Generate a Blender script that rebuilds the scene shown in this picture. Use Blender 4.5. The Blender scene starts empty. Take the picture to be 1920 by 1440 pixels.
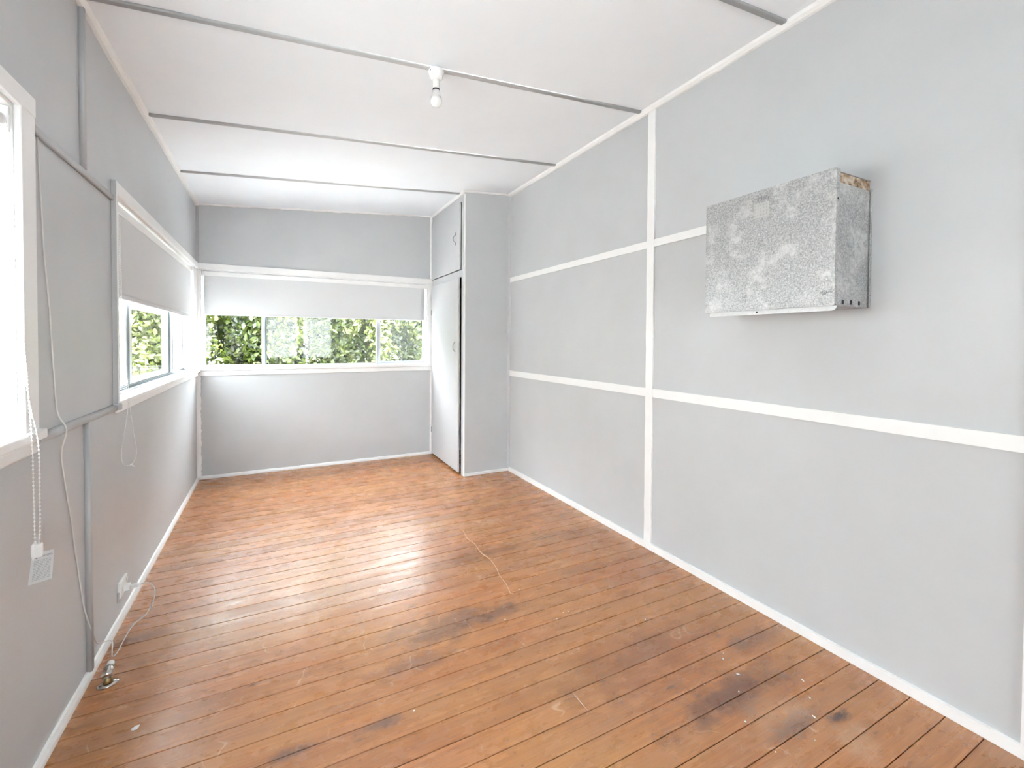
import bpy, bmesh, math, random
import numpy as np
from mathutils import Vector, Matrix, noise

random.seed(7)
S = bpy.context.scene
COL = S.collection

# ------------------------------------------------------------------ camera
CAM_H = 1.35
F_PX, CX, CY = 849.494, 957.867, 655.629
YAW, PITCH, ROLL = map(math.radians, (27.4713, 1.0713, 0.3126))
cam_d = bpy.data.cameras.new('camera')
cam_d.sensor_fit = 'HORIZONTAL'
cam_d.sensor_width = 36.0
cam_d.lens = F_PX / 1920 * 36.0
cam_d.shift_x = (960 - CX) / 1920
cam_d.shift_y = (CY - 720) / 1920
cam_d.clip_start = 0.02
cam = bpy.data.objects.new('camera', cam_d)
COL.objects.link(cam)
fw = Vector((math.sin(YAW) * math.cos(PITCH), math.cos(YAW) * math.cos(PITCH), -math.sin(PITCH)))
rt = Vector((math.cos(YAW), -math.sin(YAW), 0))
up = rt.cross(fw)
rt2 = rt * math.cos(ROLL) + up * math.sin(ROLL)
up2 = -rt * math.sin(ROLL) + up * math.cos(ROLL)
M = Matrix((rt2, up2, -fw)).transposed().to_4x4()
M.translation = (0, 0, CAM_H)
cam.matrix_world = M
S.camera = cam

# ------------------------------------------------------------------ daylight and exposure
S.view_settings.view_transform = 'Standard'
S.view_settings.look = 'None'
S.view_settings.gamma = 1.0
S.view_settings.use_curve_mapping = False
S.view_settings.exposure = 4.62
w = bpy.data.worlds.new('overcast_sky')
S.world = w
w.use_nodes = True
bg = w.node_tree.nodes['Background']
bg.inputs[0].default_value = (0.88, 0.955, 1.0, 1)
bg.inputs[1].default_value = 1.0
sun_d = bpy.data.lights.new('sun', 'SUN')
sun_d.energy = 1.2
sun_d.angle = math.radians(25)
sun_d.color = (1.0, 0.985, 0.95)
sun = bpy.data.objects.new('sun', sun_d)
COL.objects.link(sun)
sun.rotation_euler = Vector((0.50, -0.12, 0.85)).to_track_quat('Z', 'Y').to_euler()
sun.location = (3, 3, 12)
S.cycles.diffuse_bounces = 6
S.cycles.max_bounces = 10
S.cycles.transparent_max_bounces = 16

# ------------------------------------------------------------------ room measures (metres, camera at x=0 y=0)
A = 0.6672          # left wall at x = -A
XL = -A
XR = 2.1617         # right wall
YB = 5.2356         # back wall
YR = -2.90          # rear wall, behind the camera
CF = 4.19           # closet front face
CS = 1.6563         # closet side with the doors
ZL, SL = 2.6427, 0.0787
T = 0.12            # wall thickness
def zc(x): return ZL + SL * (x + A)


# ------------------------------------------------------------------ mesh helpers
def hexa(bm, c):
    """8 corners: bottom loop 4 then top loop 4"""
    v = [bm.verts.new(p) for p in c]
    for f in ((3, 2, 1, 0), (4, 5, 6, 7), (0, 1, 5, 4), (1, 2, 6, 5), (2, 3, 7, 6), (3, 0, 4, 7)):
        bm.faces.new([v[i] for i in f])
    return v


def bx(bm, x0, x1, y0, y1, z0, z1):
    return hexa(bm, [(x0, y0, z0), (x1, y0, z0), (x1, y1, z0), (x0, y1, z0),
                     (x0, y0, z1), (x1, y0, z1), (x1, y1, z1), (x0, y1, z1)])


def tube(bm, pts, r, seg=8, cap=True):
    pts = [Vector(p) for p in pts]
    rad = r if isinstance(r, (list, tuple)) else [r] * len(pts)
    rings = []
    n = None
    for i, p in enumerate(pts):
        t = (pts[min(i + 1, len(pts) - 1)] - pts[max(i - 1, 0)]).normalized()
        if n is None:
            n = t.orthogonal().normalized()
        else:
            n = (n - t * n.dot(t))
            n = n.normalized() if n.length > 1e-6 else t.orthogonal().normalized()
        b = t.cross(n)
        rings.append([bm.verts.new(p + (n * math.cos(2 * math.pi * k / seg) + b * math.sin(2 * math.pi * k / seg)) * rad[i])
                      for k in range(seg)])
    for a, b in zip(rings, rings[1:]):
        for k in range(seg):
            f = bm.faces.new((a[k], a[(k + 1) % seg], b[(k + 1) % seg], b[k]))
            f.smooth = True
    if cap:
        bm.faces.new(rings[0][::-1])
        bm.faces.new(rings[-1])


def lathe(bm, prof, origin=(0, 0, 0), axis='Z', seg=24):
    """prof: list of (radius, height) along axis"""
    o = Vector(origin)
    rings = []
    for r, h in prof:
        ring = []
        for k in range(seg):
            a = 2 * math.pi * k / seg
            p = Vector((r * math.cos(a), r * math.sin(a), h))
            if axis == 'Y':
                p = Vector((p.x, p.z, -p.y))
            elif axis == 'X':
                p = Vector((p.z, p.x, p.y))
            ring.append(bm.verts.new(o + p))
        rings.append(ring)
    for a, b in zip(rings, rings[1:]):
        for k in range(seg):
            f = bm.faces.new((a[k], a[(k + 1) % seg], b[(k + 1) % seg], b[k]))
            f.smooth = True
    bm.faces.new(rings[0][::-1])
    bm.faces.new(rings[-1])


def catmull(P, n=8):
    P = [Vector(p) for p in P]
    Q = [P[0]] + P + [P[-1]]
    out = []
    for i in range(1, len(Q) - 2):
        for k in range(n):
            t = k / n
            a, b, c, d = Q[i - 1], Q[i], Q[i + 1], Q[i + 2]
            out.append(0.5 * ((2 * b) + (c - a) * t + (2 * a - 5 * b + 4 * c - d) * t * t + (3 * b - a - 3 * c + d) * t ** 3))
    out.append(P[-1])
    return out


def bevel(bm, w, seg=2):
    bmesh.ops.bevel(bm, geom=bm.edges[:], offset=w, segments=seg, affect='EDGES', profile=0.5)


def obj(name, bm, mat, parent=None, bev=0.0, seg=2, fix=True):
    if bev:
        bevel(bm, bev, seg)
    if fix:
        bmesh.ops.recalc_face_normals(bm, faces=bm.faces[:])
    me = bpy.data.meshes.new(name)
    bm.to_mesh(me)
    bm.free()
    me.materials.append(mat)
    o = bpy.data.objects.new(name, me)
    COL.objects.link(o)
    o.parent = parent
    return o


def box(name, mat, x0, x1, y0, y1, z0, z1, parent=None, bev=0.0, seg=2):
    bm = bmesh.new()
    bx(bm, x0, x1, y0, y1, z0, z1)
    return obj(name, bm, mat, parent, bev, seg)


def struct(o, label, cat=None):
    o['kind'] = 'structure'
    o['label'] = label
    if cat:
        o['category'] = cat
    return o


def tag(o, label, cat, group=None):
    o['label'] = label
    o['category'] = cat
    if group:
        o['group'] = group
    return o


def empty(name, loc=(0, 0, 0)):
    """an Empty; children keep world coordinates, so it stays at the origin unless the parts are local"""
    o = bpy.data.objects.new(name, None)
    o.empty_display_size = 0.05
    COL.objects.link(o)
    o.location = loc
    return o


def settle(root, loc):
    """move the Empty of a thing to its base without moving its parts"""
    root.location = loc
    inv = Matrix.Translation(Vector(loc)).inverted()
    for ch in root.children:
        ch.matrix_parent_inverse = inv


# ------------------------------------------------------------------ materials
def new_mat(name):
    m = bpy.data.materials.new(name)
    m.use_nodes = True
    nt = m.node_tree
    return m, nt, nt.nodes['Principled BSDF']


def nd(nt, kind, **kw):
    n = nt.nodes.new(kind)
    for k, v in kw.items():
        if k.startswith('i_'):
            n.inputs[k[2:].replace('_', ' ')].default_value = v
        else:
            setattr(n, k, v)
    return n


def pos(nt, scale=(1, 1, 1), rot=(0, 0, 0)):
    g = nd(nt, 'ShaderNodeNewGeometry')
    mp = nd(nt, 'ShaderNodeMapping')
    mp.inputs['Scale'].default_value = scale
    mp.inputs['Rotation'].default_value = rot
    nt.links.new(g.outputs['Position'], mp.inputs[0])
    return mp.outputs[0]


def noise_n(nt, vec, scale, detail=3, rough=0.5, dist=0.0):
    n = nd(nt, 'ShaderNodeTexNoise')
    n.inputs['Scale'].default_value = scale
    n.inputs['Detail'].default_value = detail
    n.inputs['Roughness'].default_value = rough
    n.inputs['Distortion'].default_value = dist
    nt.links.new(vec, n.inputs['Vector'])
    return n.outputs['Fac']


def ramp(nt, fac, stops):
    r = nd(nt, 'ShaderNodeValToRGB')
    e = r.color_ramp.elements
    while len(e) < len(stops):
        e.new(0.5)
    for el, (p, c) in zip(e, stops):
        el.position = p
        el.color = (*c, 1) if len(c) == 3 else c
    nt.links.new(fac, r.inputs[0])
    return r.outputs[0]


def mix(nt, fac, a, b, mode='MIX'):
    n = nd(nt, 'ShaderNodeMix', data_type='RGBA', blend_type=mode)
    for s, v in ((n.inputs['Factor'], fac), (n.inputs['A'], a), (n.inputs['B'], b)):
        if isinstance(v, (int, float)):
            s.default_value = v
        elif isinstance(v, tuple):
            s.default_value = (*v, 1)
        else:
            nt.links.new(v, s)
    return n.outputs['Result']


def math_n(nt, op, a, b=None, c=None, clamp=False):
    n = nd(nt, 'ShaderNodeMath', operation=op, use_clamp=clamp)
    for i, v in enumerate((a, b, c)):
        if v is None:
            continue
        if isinstance(v, (int, float)):
            n.inputs[i].default_value = v
        else:
            nt.links.new(v, n.inputs[i])
    return n.outputs[0]


def bump(nt, bsdf, h, strength=0.1, dist=0.002):
    b = nd(nt, 'ShaderNodeBump')
    b.inputs['Strength'].default_value = strength
    b.inputs['Distance'].default_value = dist
    nt.links.new(h, b.inputs['Height'])
    nt.links.new(b.outputs[0], bsdf.inputs['Normal'])


def paint(name, col, rough=0.5, var=0.04, spec=0.4, bumpy=0.08, scale=3.0):
    m, nt, p = new_mat(name)
    v = pos(nt)
    n = noise_n(nt, v, scale, 4, 0.55)
    lo = tuple(c * (1 - var) for c in col)
    hi = tuple(min(1, c * (1 + var)) for c in col)
    nt.links.new(ramp(nt, n, [(0.3, lo), (0.7, hi)]), p.inputs['Base Color'])
    p.inputs['Roughness'].default_value = rough
    p.inputs['Specular IOR Level'].default_value = spec
    if bumpy:
        bump(nt, p, noise_n(nt, v, 160, 2, 0.5), bumpy, 0.001)
    return m


M_WALL = paint('grey_wall_paint', (0.543, 0.555, 0.566), 0.42, 0.025, 0.45)
M_CEIL = paint('white_ceiling_paint', (0.865, 0.905, 0.945), 0.6, 0.015, 0.3)
M_TRIM = paint('white_gloss_trim', (0.86, 0.86, 0.855), 0.32, 0.02, 0.5, 0.05, 8)
M_GTRIM = paint('grey_painted_batten', (0.48, 0.485, 0.49), 0.45, 0.03, 0.4)
M_CBAT = paint('pale_ceiling_batten', (0.50, 0.505, 0.51), 0.5, 0.03, 0.3)
M_CLOSET = paint('pale_grey_cupboard_paint', (0.52, 0.525, 0.535), 0.4, 0.02, 0.4)
M_PLASTIC = paint('white_plastic', (0.84, 0.84, 0.83), 0.3, 0.01, 0.5, 0)
M_CORD = paint('white_cord', (0.72, 0.70, 0.67), 0.45, 0.05, 0.4, 0)
M_ALU = paint('silver_window_frame', (0.50, 0.53, 0.55), 0.35, 0.04, 0.6, 0)
M_DARKALU = paint('dark_window_seal', (0.16, 0.20, 0.22), 0.45, 0.1, 0.5, 0)
M_WSASH = paint('white_window_sash', (0.85, 0.86, 0.86), 0.35, 0.01, 0.5, 0)
M_BLACK = paint('black_rubber', (0.015, 0.015, 0.015), 0.5, 0.2, 0.4, 0)
M_INK = paint('faded_ink', (0.22, 0.22, 0.23), 0.7, 0.3, 0.2, 0, 60)
M_GREYINK = paint('pale_grey_print', (0.42, 0.42, 0.42), 0.7, 0.2, 0.2, 0, 60)
M_SUB = paint('dark_subfloor', (0.05, 0.025, 0.014), 0.8, 0.3, 0.2, 0.1, 12)
M_GAPDARK = paint('dark_cupboard_inside', (0.05, 0.05, 0.05), 0.8, 0.1, 0.1, 0)
M_GROUND = paint('pale_concrete_ground', (0.58, 0.58, 0.57), 0.9, 0.10, 0.2, 0.4, 5)
M_BARK = paint('brown_bark', (0.09, 0.065, 0.045), 0.85, 0.3, 0.2, 0.5, 20)
M_WOOD = paint('raw_stained_timber', (0.30, 0.19, 0.11), 0.8, 0.6, 0.2, 0.2, 45)


def metal(name, col, rough, metallic=1.0):
    m, nt, p = new_mat(name)
    v = pos(nt)
    n = noise_n(nt, v, 25, 3)
    nt.links.new(ramp(nt, n, [(0.3, tuple(c * 0.85 for c in col)), (0.7, col)]), p.inputs['Base Color'])
    p.inputs['Metallic'].default_value = metallic
    p.inputs['Roughness'].default_value = rough
    return m


M_CHROME = metal('worn_chrome', (0.62, 0.60, 0.57), 0.16)
M_BRASS = metal('tarnished_brass', (0.34, 0.24, 0.12), 0.35)
M_PEWTER = metal('dull_pewter', (0.42, 0.42, 0.42), 0.4, 0.8)

# galvanised sheet: spangle, pale oxide bloom
def galvanised():
    m, nt, p = new_mat('galvanised_sheet')
    v = pos(nt)
    n1 = noise_n(nt, v, 170, 3, 0.65, 0.4)
    n2 = noise_n(nt, v, 9, 4, 0.6)
    n3 = noise_n(nt, v, 34, 4, 0.6)
    base = ramp(nt, n1, [(0.32, (0.27, 0.27, 0.27)), (0.50, (0.42, 0.42, 0.42)), (0.68, (0.62, 0.62, 0.62))])
    bloom = ramp(nt, n2, [(0.50, (0, 0, 0)), (0.62, (1, 1, 1))])
    c = mix(nt, math_n(nt, 'MULTIPLY', bloom, ramp(nt, n3, [(0.35, (0, 0, 0)), (0.6, (0.75, 0.75, 0.75))])), base, (0.68, 0.68, 0.67))
    # dark fly specks
    c = mix(nt, ramp(nt, noise_n(nt, v, 95, 2, 0.4), [(0.70, (0, 0, 0)), (0.76, (0.7, 0.7, 0.7))]), c, (0.22, 0.21, 0.20))
    nt.links.new(c, p.inputs['Base Color'])
    p.inputs['Metallic'].default_value = 0.55
    nt.links.new(ramp(nt, n3, [(0.3, (0.36,) * 3), (0.7, (0.55,) * 3)]), p.inputs['Roughness'])
    bump(nt, p, n1, 0.12, 0.001)
    return m


M_GALV = galvanised()


def rust():
    m, nt, p = new_mat('rust_stained_sheet')
    v = pos(nt)
    n = noise_n(nt, v, 38, 4, 0.6)
    nt.links.new(ramp(nt, n, [(0.36, (0.05, 0.04, 0.03)), (0.47, (0.30, 0.20, 0.12)), (0.58, (0.52, 0.42, 0.32)), (0.7, (0.62, 0.55, 0.48))]),
                 p.inputs['Base Color'])
    p.inputs['Roughness'].default_value = 0.75
    return m


M_RUST = rust()


def glass(name, haze=0.0, tint=(1, 1, 1)):
    m = bpy.data.materials.new(name)
    m.use_nodes = True
    nt = m.node_tree
    nt.nodes.clear()
    out = nd(nt, 'ShaderNodeOutputMaterial')
    tr = nd(nt, 'ShaderNodeBsdfTransparent')
    tr.inputs[0].default_value = (*tint, 1)
    gl = nd(nt, 'ShaderNodeBsdfGlossy')
    gl.inputs['Roughness'].default_value = 0.03
    lw = nd(nt, 'ShaderNodeLayerWeight')
    lw.inputs['Blend'].default_value = 0.5
    fr = math_n(nt, 'MULTIPLY_ADD', math_n(nt, 'POWER', lw.outputs['Facing'], 5.0), 0.35, 0.02)
    mx = nd(nt, 'ShaderNodeMixShader')
    nt.links.new(fr, mx.inputs[0])
    nt.links.new(tr.outputs[0], mx.inputs[1])
    nt.links.new(gl.outputs[0], mx.inputs[2])
    last = mx.outputs[0]
    if haze:
        ts = nd(nt, 'ShaderNodeBsdfTranslucent')
        ts.inputs[0].default_value = (0.9, 0.92, 0.92, 1)
        mh = nd(nt, 'ShaderNodeMixShader')
        v = pos(nt)
        h = ramp(nt, noise_n(nt, v, 6, 4, 0.6), [(0.25, (haze * 0.6,) * 3), (0.75, (min(1, haze * 1.4),) * 3)])
        nt.links.new(h, mh.inputs[0])
        nt.links.new(last, mh.inputs[1])
        nt.links.new(ts.outputs[0], mh.inputs[2])
        last = mh.outputs[0]
    nt.links.new(last, out.inputs[0])
    return m


M_GLASS = glass('clear_window_glass')
M_GLASS_DUSTY = glass('dusty_window_glass', 0.006)
M_GLASS_HAZE = glass('hazy_window_glass', 0.016)
M_FROST_D = glass('frosted_fill_door_glass', 0.7)
M_FROST = glass('frosted_window_glass', 0.25)


def fabric(name, col, trans):
    m = bpy.data.materials.new(name)
    m.use_nodes = True
    nt = m.node_tree
    nt.nodes.clear()
    out = nd(nt, 'ShaderNodeOutputMaterial')
    d = nd(nt, 'ShaderNodeBsdfDiffuse')
    t = nd(nt, 'ShaderNodeBsdfTranslucent')
    v = pos(nt)
    c = ramp(nt, noise_n(nt, v, 220, 2, 0.5), [(0.3, tuple(x * 0.96 for x in col)), (0.7, col)])
    nt.links.new(c, d.inputs[0])
    nt.links.new(c, t.inputs[0])
    mx = nd(nt, 'ShaderNodeMixShader')
    mx.inputs[0].default_value = trans
    nt.links.new(d.outputs[0], mx.inputs[1])
    nt.links.new(t.outputs[0], mx.inputs[2])
    nt.links.new(mx.outputs[0], out.inputs[0])
    return m


M_FABRIC = fabric('blockout_blind_fabric', (0.69, 0.70, 0.71), 0.0)
M_SHEER = fabric('thin_white_blind_fabric', (0.90, 0.90, 0.90), 0.5)
M_TAG = fabric('milky_plastic_tag', (0.72, 0.72, 0.72), 0.15)


def wood_floor():
    m, nt, p = new_mat('varnished_pine_boards')
    g = nd(nt, 'ShaderNodeNewGeometry')
    oi = nd(nt, 'ShaderNodeObjectInfo')
    comb = nd(nt, 'ShaderNodeCombineXYZ')
    nt.links.new(math_n(nt, 'MULTIPLY', oi.outputs['Random'], 37.0), comb.inputs[0])
    nt.links.new(math_n(nt, 'MULTIPLY', oi.outputs['Random'], 91.0), comb.inputs[2])
    add = nd(nt, 'ShaderNodeVectorMath', operation='ADD')
    nt.links.new(g.outputs['Position'], add.inputs[0])
    nt.links.new(comb.outputs[0], add.inputs[1])
    def mp(scale, src):
        q = nd(nt, 'ShaderNodeMapping')
        q.inputs['Scale'].default_value = scale
        nt.links.new(src, q.inputs[0])
        return q.outputs[0]
    P, B = g.outputs['Position'], add.outputs[0]
    grain = noise_n(nt, mp((0.9, 26, 20), B), 3.0, 6, 0.60, 0.35)
    fine = noise_n(nt, mp((2.2, 110, 60), B), 2.0, 4, 0.65)
    broad = noise_n(nt, mp((1, 1.6, 1), P), 1.7, 3, 0.55)
    c = ramp(nt, grain, [(0.22, (0.27, 0.098, 0.036)), (0.42, (0.42, 0.172, 0.066)), (0.58, (0.485, 0.212, 0.086)), (0.80, (0.57, 0.285, 0.128))])
    # board to board tone
    tone = ramp(nt, oi.outputs['Random'], [(0.0, (0.84, 0.80, 0.78)), (0.3, (1.06, 1.02, 0.98)), (0.65, (1.14, 1.08, 0.98)), (1.0, (0.95, 0.96, 0.98))])
    c = mix(nt, 1.0, c, tone, 'MULTIPLY')
    c = mix(nt, ramp(nt, fine, [(0.38, (0, 0, 0)), (0.72, (0.62, 0.62, 0.62))]), c, (0.21, 0.078, 0.03))
    # honey coloured areas
    c = mix(nt, ramp(nt, broad, [(0.38, (0, 0, 0)), (0.75, (0.5, 0.5, 0.5))]), c, (0.50, 0.27, 0.095))
    # greyed wear patches
    wear = noise_n(nt, mp((1.0, 5.0, 1), P), 2.3, 4, 0.5, 0.2)
    c = mix(nt, ramp(nt, wear, [(0.40, (0, 0, 0)), (0.85, (0.5, 0.5, 0.5))]), c, (0.27, 0.15, 0.095))
    spk = noise_n(nt, mp((5, 30, 1), B), 4.0, 5, 0.75)
    c = mix(nt, ramp(nt, spk, [(0.60, (0, 0, 0)), (0.80, (0.8, 0.8, 0.8))]), c, (0.15, 0.062, 0.03))
    # scuffed dark stains, at the places where the boards carry them
    sep = nd(nt, 'ShaderNodeSeparateXYZ')
    nt.links.new(P, sep.inputs[0])
    wob = noise_n(nt, mp((1, 1, 1), P), 9.0, 5, 0.65)
    wobf = noise_n(nt, mp((1, 3, 1), P), 40.0, 3, 0.6)
    def blot(cx, cy, rx, ry, amt, col, c):
        dx = math_n(nt, 'DIVIDE', math_n(nt, 'SUBTRACT', sep.outputs[0], cx), rx)
        dy = math_n(nt, 'DIVIDE', math_n(nt, 'SUBTRACT', sep.outputs[1], cy), ry)
        d = math_n(nt, 'SQRT', math_n(nt, 'ADD', math_n(nt, 'MULTIPLY', dx, dx), math_n(nt, 'MULTIPLY', dy, dy)))
        d = math_n(nt, 'ADD', d, math_n(nt, 'MULTIPLY', math_n(nt, 'SUBTRACT', wob, 0.5), 2.4))
        d = math_n(nt, 'ADD', d, math_n(nt, 'MULTIPLY', math_n(nt, 'SUBTRACT', wobf, 0.5), 1.2))
        k = ramp(nt, d, [(0.35, (amt,) * 3), (1.0, (0, 0, 0))])
        return mix(nt, k, c, col)
    DK = (0.15, 0.085, 0.065)
    for a in ((0.72, 2.02, .34, .13, .55, DK), (0.95, 2.0, .22, .05, .6, DK), (0.50, 1.84, .2, .07, .5, DK), (0.30, 1.60, .10, .03, .8, DK),
              (0.05, 1.62, .09, .03, .7, DK), (1.55, 1.13, .40, .10, .7, (0.12, 0.06, 0.045)), (1.95, 1.30, .2, .06, .6, DK),
              (1.62, 0.93, .14, .05, .7, DK), (1.80, 0.88, .06, .03, .9, (0.05, 0.03, 0.03)), (1.75, 2.65, .25, .05, .4, DK),
              (1.1, 2.62, .30, .10, .35, (0.16, 0.07, 0.03)), (0.2, 1.36, .14, .03, .7, DK), (-0.58, 2.55, .13, .05, .6, (0.17, 0.07, 0.04)),
              (1.35, 1.40, .5, .2, .35, (0.15, 0.075, 0.05))):
        c = blot(*a, c)
    # bare scuffs, pale
    for a in ((1.62, 1.00, .16, .09, .28, (0.55, 0.36, 0.24)), (1.45, 0.86, .2, .05, .2, (0.5, 0.33, 0.2)), (1.42, 3.05, .22, .05, .3, (0.6, 0.40, 0.24)),
              (1.75, 0.80, .1, .08, .3, (0.55, 0.38, 0.25))):
        c = blot(*a, c)
    # knots
    vor = nd(nt, 'ShaderNodeTexVoronoi')
    vor.inputs['Scale'].default_value = 1.0
    nt.links.new(mp((3.2, 10.5, 1), B), vor.inputs['Vector'])
    kn = ramp(nt, math_n(nt, 'ADD', vor.outputs['Distance'], math_n(nt, 'MULTIPLY', math_n(nt, 'SUBTRACT', wob, 0.5), 0.12)),
              [(0.02, (0.85,) * 3), (0.085, (0.0,) * 3)])
    c = mix(nt, kn, c, (0.075, 0.036, 0.022))
    # pale scratches
    sc = nd(nt, 'ShaderNodeTexWave', wave_type='BANDS')
    sc.inputs['Scale'].default_value = 2.2
    sc.inputs['Distortion'].default_value = 18
    sc.inputs['Detail'].default_value = 3
    sc.inputs['Detail Scale'].default_value = 1.4
    nt.links.new(mp((1, 1, 1), B), sc.inputs['Vector'])
    scm = math_n(nt, 'MULTIPLY', ramp(nt, sc.outputs['Fac'], [(0.985, (0, 0, 0)), (1.0, (1, 1, 1))]),
                 ramp(nt, noise_n(nt, mp((1, 1, 1), P), 7, 2), [(0.58, (0, 0, 0)), (0.68, (0.5, 0.5, 0.5))]))
    c = mix(nt, scm, c, (0.72, 0.52, 0.36))
    # nail heads: two to a board on each joist line
    jx = math_n(nt, 'ABSOLUTE', math_n(nt, 'SUBTRACT', math_n(nt, 'FRACT', math_n(nt, 'DIVIDE', math_n(nt, 'ADD', sep.outputs[0], 10.0), 0.455)), 0.5))
    jx = math_n(nt, 'MULTIPLY', jx, 0.455)
    by = math_n(nt, 'MULTIPLY', math_n(nt, 'ABSOLUTE', math_n(nt, 'SUBTRACT', math_n(nt, 'FRACT', math_n(nt, 'DIVIDE', math_n(nt, 'SUBTRACT', sep.outputs[1], -10.3595), 0.1015)), 0.5)), 0.1015)
    by = math_n(nt, 'SUBTRACT', by, 0.026)
    rr = math_n(nt, 'SQRT', math_n(nt, 'ADD', math_n(nt, 'MULTIPLY', jx, jx), math_n(nt, 'MULTIPLY', by, by)))
    c = mix(nt, ramp(nt, rr, [(0.0026, (0.8,) * 3), (0.0042, (0, 0, 0))]), c, (0.05, 0.025, 0.02))
    nt.links.new(c, p.inputs['Base Color'])
    rgh = noise_n(nt, mp((1.2, 3, 1), P), 4, 5, 0.65)
    nt.links.new(ramp(nt, rgh, [(0.3, (0.20,) * 3), (0.7, (0.36,) * 3)]), p.inputs['Roughness'])
    p.inputs['Specular IOR Level'].default_value = 0.62
    p.inputs['IOR'].default_value = 1.55
    hsum = math_n(nt, 'ADD', math_n(nt, 'MULTIPLY', grain, 0.6), math_n(nt, 'MULTIPLY', noise_n(nt, mp((3, 12, 1), P), 3, 2), 1.2))
    bump(nt, p, hsum, 0.18, 0.003)
    return m


M_FLOOR = wood_floor()


def leaf_mat():
    m = bpy.data.materials.new('hedge_leaves')
    m.use_nodes = True
    nt = m.node_tree
    nt.nodes.clear()
    out = nd(nt, 'ShaderNodeOutputMaterial')
    at = nd(nt, 'ShaderNodeAttribute', attribute_name='leaf_tone')
    c = ramp(nt, at.outputs['Fac'], [(0.0, (0.007, 0.018, 0.006)), (0.3, (0.024, 0.044, 0.008)), (0.6, (0.074, 0.105, 0.012)), (0.85, (0.145, 0.17, 0.03)), (1.0, (0.23, 0.25, 0.13))])
    d = nd(nt, 'ShaderNodeBsdfDiffuse')
    t = nd(nt, 'ShaderNodeBsdfTranslucent')
    gl = nd(nt, 'ShaderNodeBsdfGlossy')
    gl.inputs['Roughness'].default_value = 0.35
    nt.links.new(c, d.inputs[0])
    nt.links.new(c, t.inputs[0])
    a = nd(nt, 'ShaderNodeMixShader')
    a.inputs[0].default_value = 0.4
    nt.links.new(d.outputs[0], a.inputs[1])
    nt.links.new(t.outputs[0], a.inputs[2])
    b = nd(nt, 'ShaderNodeMixShader')
    b.inputs[0].default_value = 0.05
    nt.links.new(a.outputs[0], b.inputs[1])
    nt.links.new(gl.outputs[0], b.inputs[2])
    nt.links.new(b.outputs[0], out.inputs[0])
    return m


M_LEAF = leaf_mat()

# ------------------------------------------------------------------ shell of the room
# floor: dark base and one object for every board
bm = bmesh.new()
bx(bm, XL - T, XR + T, YR - T, YB + T, -0.14, -0.021)
floor = struct(obj('floor', bm, M_SUB), 'worn orange-brown varnished timber board floor', 'floor')
PITCH_B, Y0B = 0.1015, 0.806
board_mesh = {}


def board(x0, x1, y0, wid):
    key = (round(x1 - x0, 4), round(wid, 4))
    if key not in board_mesh:
        b = bmesh.new()
        bx(b, 0, key[0], 0, key[1], -0.02, 0)
        ed = [e for e in b.edges if all(abs(v.co.z) < 1e-6 for v in e.verts)]
        bmesh.ops.bevel(b, geom=ed, offset=0.0016, segments=1, affect='EDGES')
        bmesh.ops.recalc_face_normals(b, faces=b.faces[:])
        me = bpy.data.meshes.new('floorboard')
        b.to_mesh(me)
        b.free()
        me.materials.append(M_FLOOR)
        board_mesh[key] = me
    o = bpy.data.objects.new('floorboard', board_mesh[key])
    COL.objects.link(o)
    o.location = (x0, y0, random.uniform(-0.0006, 0.0003))
    o.parent = floor


GAP = 0.0026
k0 = math.ceil((YR - Y0B) / PITCH_B)
k1 = math.floor((YB - Y0B) / PITCH_B)
rnd = random.Random(11)
for k in range(k0, k1 + 1):
    y = Y0B + k * PITCH_B
    wdt = min(PITCH_B, YB - y) - GAP
    if wdt < 0.01:
        continue
    xa, xb = XL, XR
    if k in (5, 13, 22, 27, 33, 39):
        joint = XL + 0.455 * rnd.choice((2, 3, 4)) + 0.31
        board(xa, joint - 0.0008, y + GAP / 2, wdt)
        board(joint + 0.0008, xb, y + GAP / 2, wdt)
    else:
        board(xa, xb, y + GAP / 2, wdt)

# ceiling, sloping up to the right
bm = bmesh.new()
xa, xb = XL - T, XR + T
hexa(bm, [(xa, YR - T, zc(xa)), (xb, YR - T, zc(xb)), (xb, YB + T, zc(xb)), (xa, YB + T, zc(xa)),
          (xa, YR - T, zc(xa) + .12), (xb, YR - T, zc(xb) + .12), (xb, YB + T, zc(xb) + .12), (xa, YB + T, zc(xa) + .12)])
struct(obj('ceiling', bm, M_CEIL), 'white sheeted ceiling sloping up towards the right wall', 'ceiling')

W1 = (0.70, 1.84, 1.065, 2.035)     # y0 y1 z0 z1 of the openings in the left wall
W2 = (2.728, 5.06, 1.055, 2.03)
DR = (-0.30, 1.50, 2.06)             # added rear doorway x0 x1 head
WB = (-0.64, 1.60, 1.085, 2.03)     # x0 x1 z0 z1 in the back wall

bm = bmesh.new()
x0, x1 = XL - T, XL
ztop = ZL - 0.001
for (ya, yb, z0, z1) in ((YR - T, W1[0], 0, ztop), (W1[0], W1[1], 0, W1[2]), (W1[0], W1[1], W1[3], ztop), (W1[1], W2[0], 0, ztop),
                         (W2[0], W2[1], 0, W2[2]), (W2[0], W2[1], W2[3], ztop), (W2[1], YB + T, 0, ztop)):
    bx(bm, x0, x1, ya, yb, z0, z1)
struct(obj('wall_left', bm, M_WALL), 'grey painted left wall with two windows and thin battens', 'wall')


def wall_x(bm, y0, y1, segs):
    for xa, xb, z0, z1 in segs:
        za = z1 if z1 is not None else zc(xa) - .001
        zb = z1 if z1 is not None else zc(xb) - .001
        hexa(bm, [(xa, y0, z0), (xb, y0, z0), (xb, y1, z0), (xa, y1, z0), (xa, y0, za), (xb, y0, zb), (xb, y1, zb), (xa, y1, za)])


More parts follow.
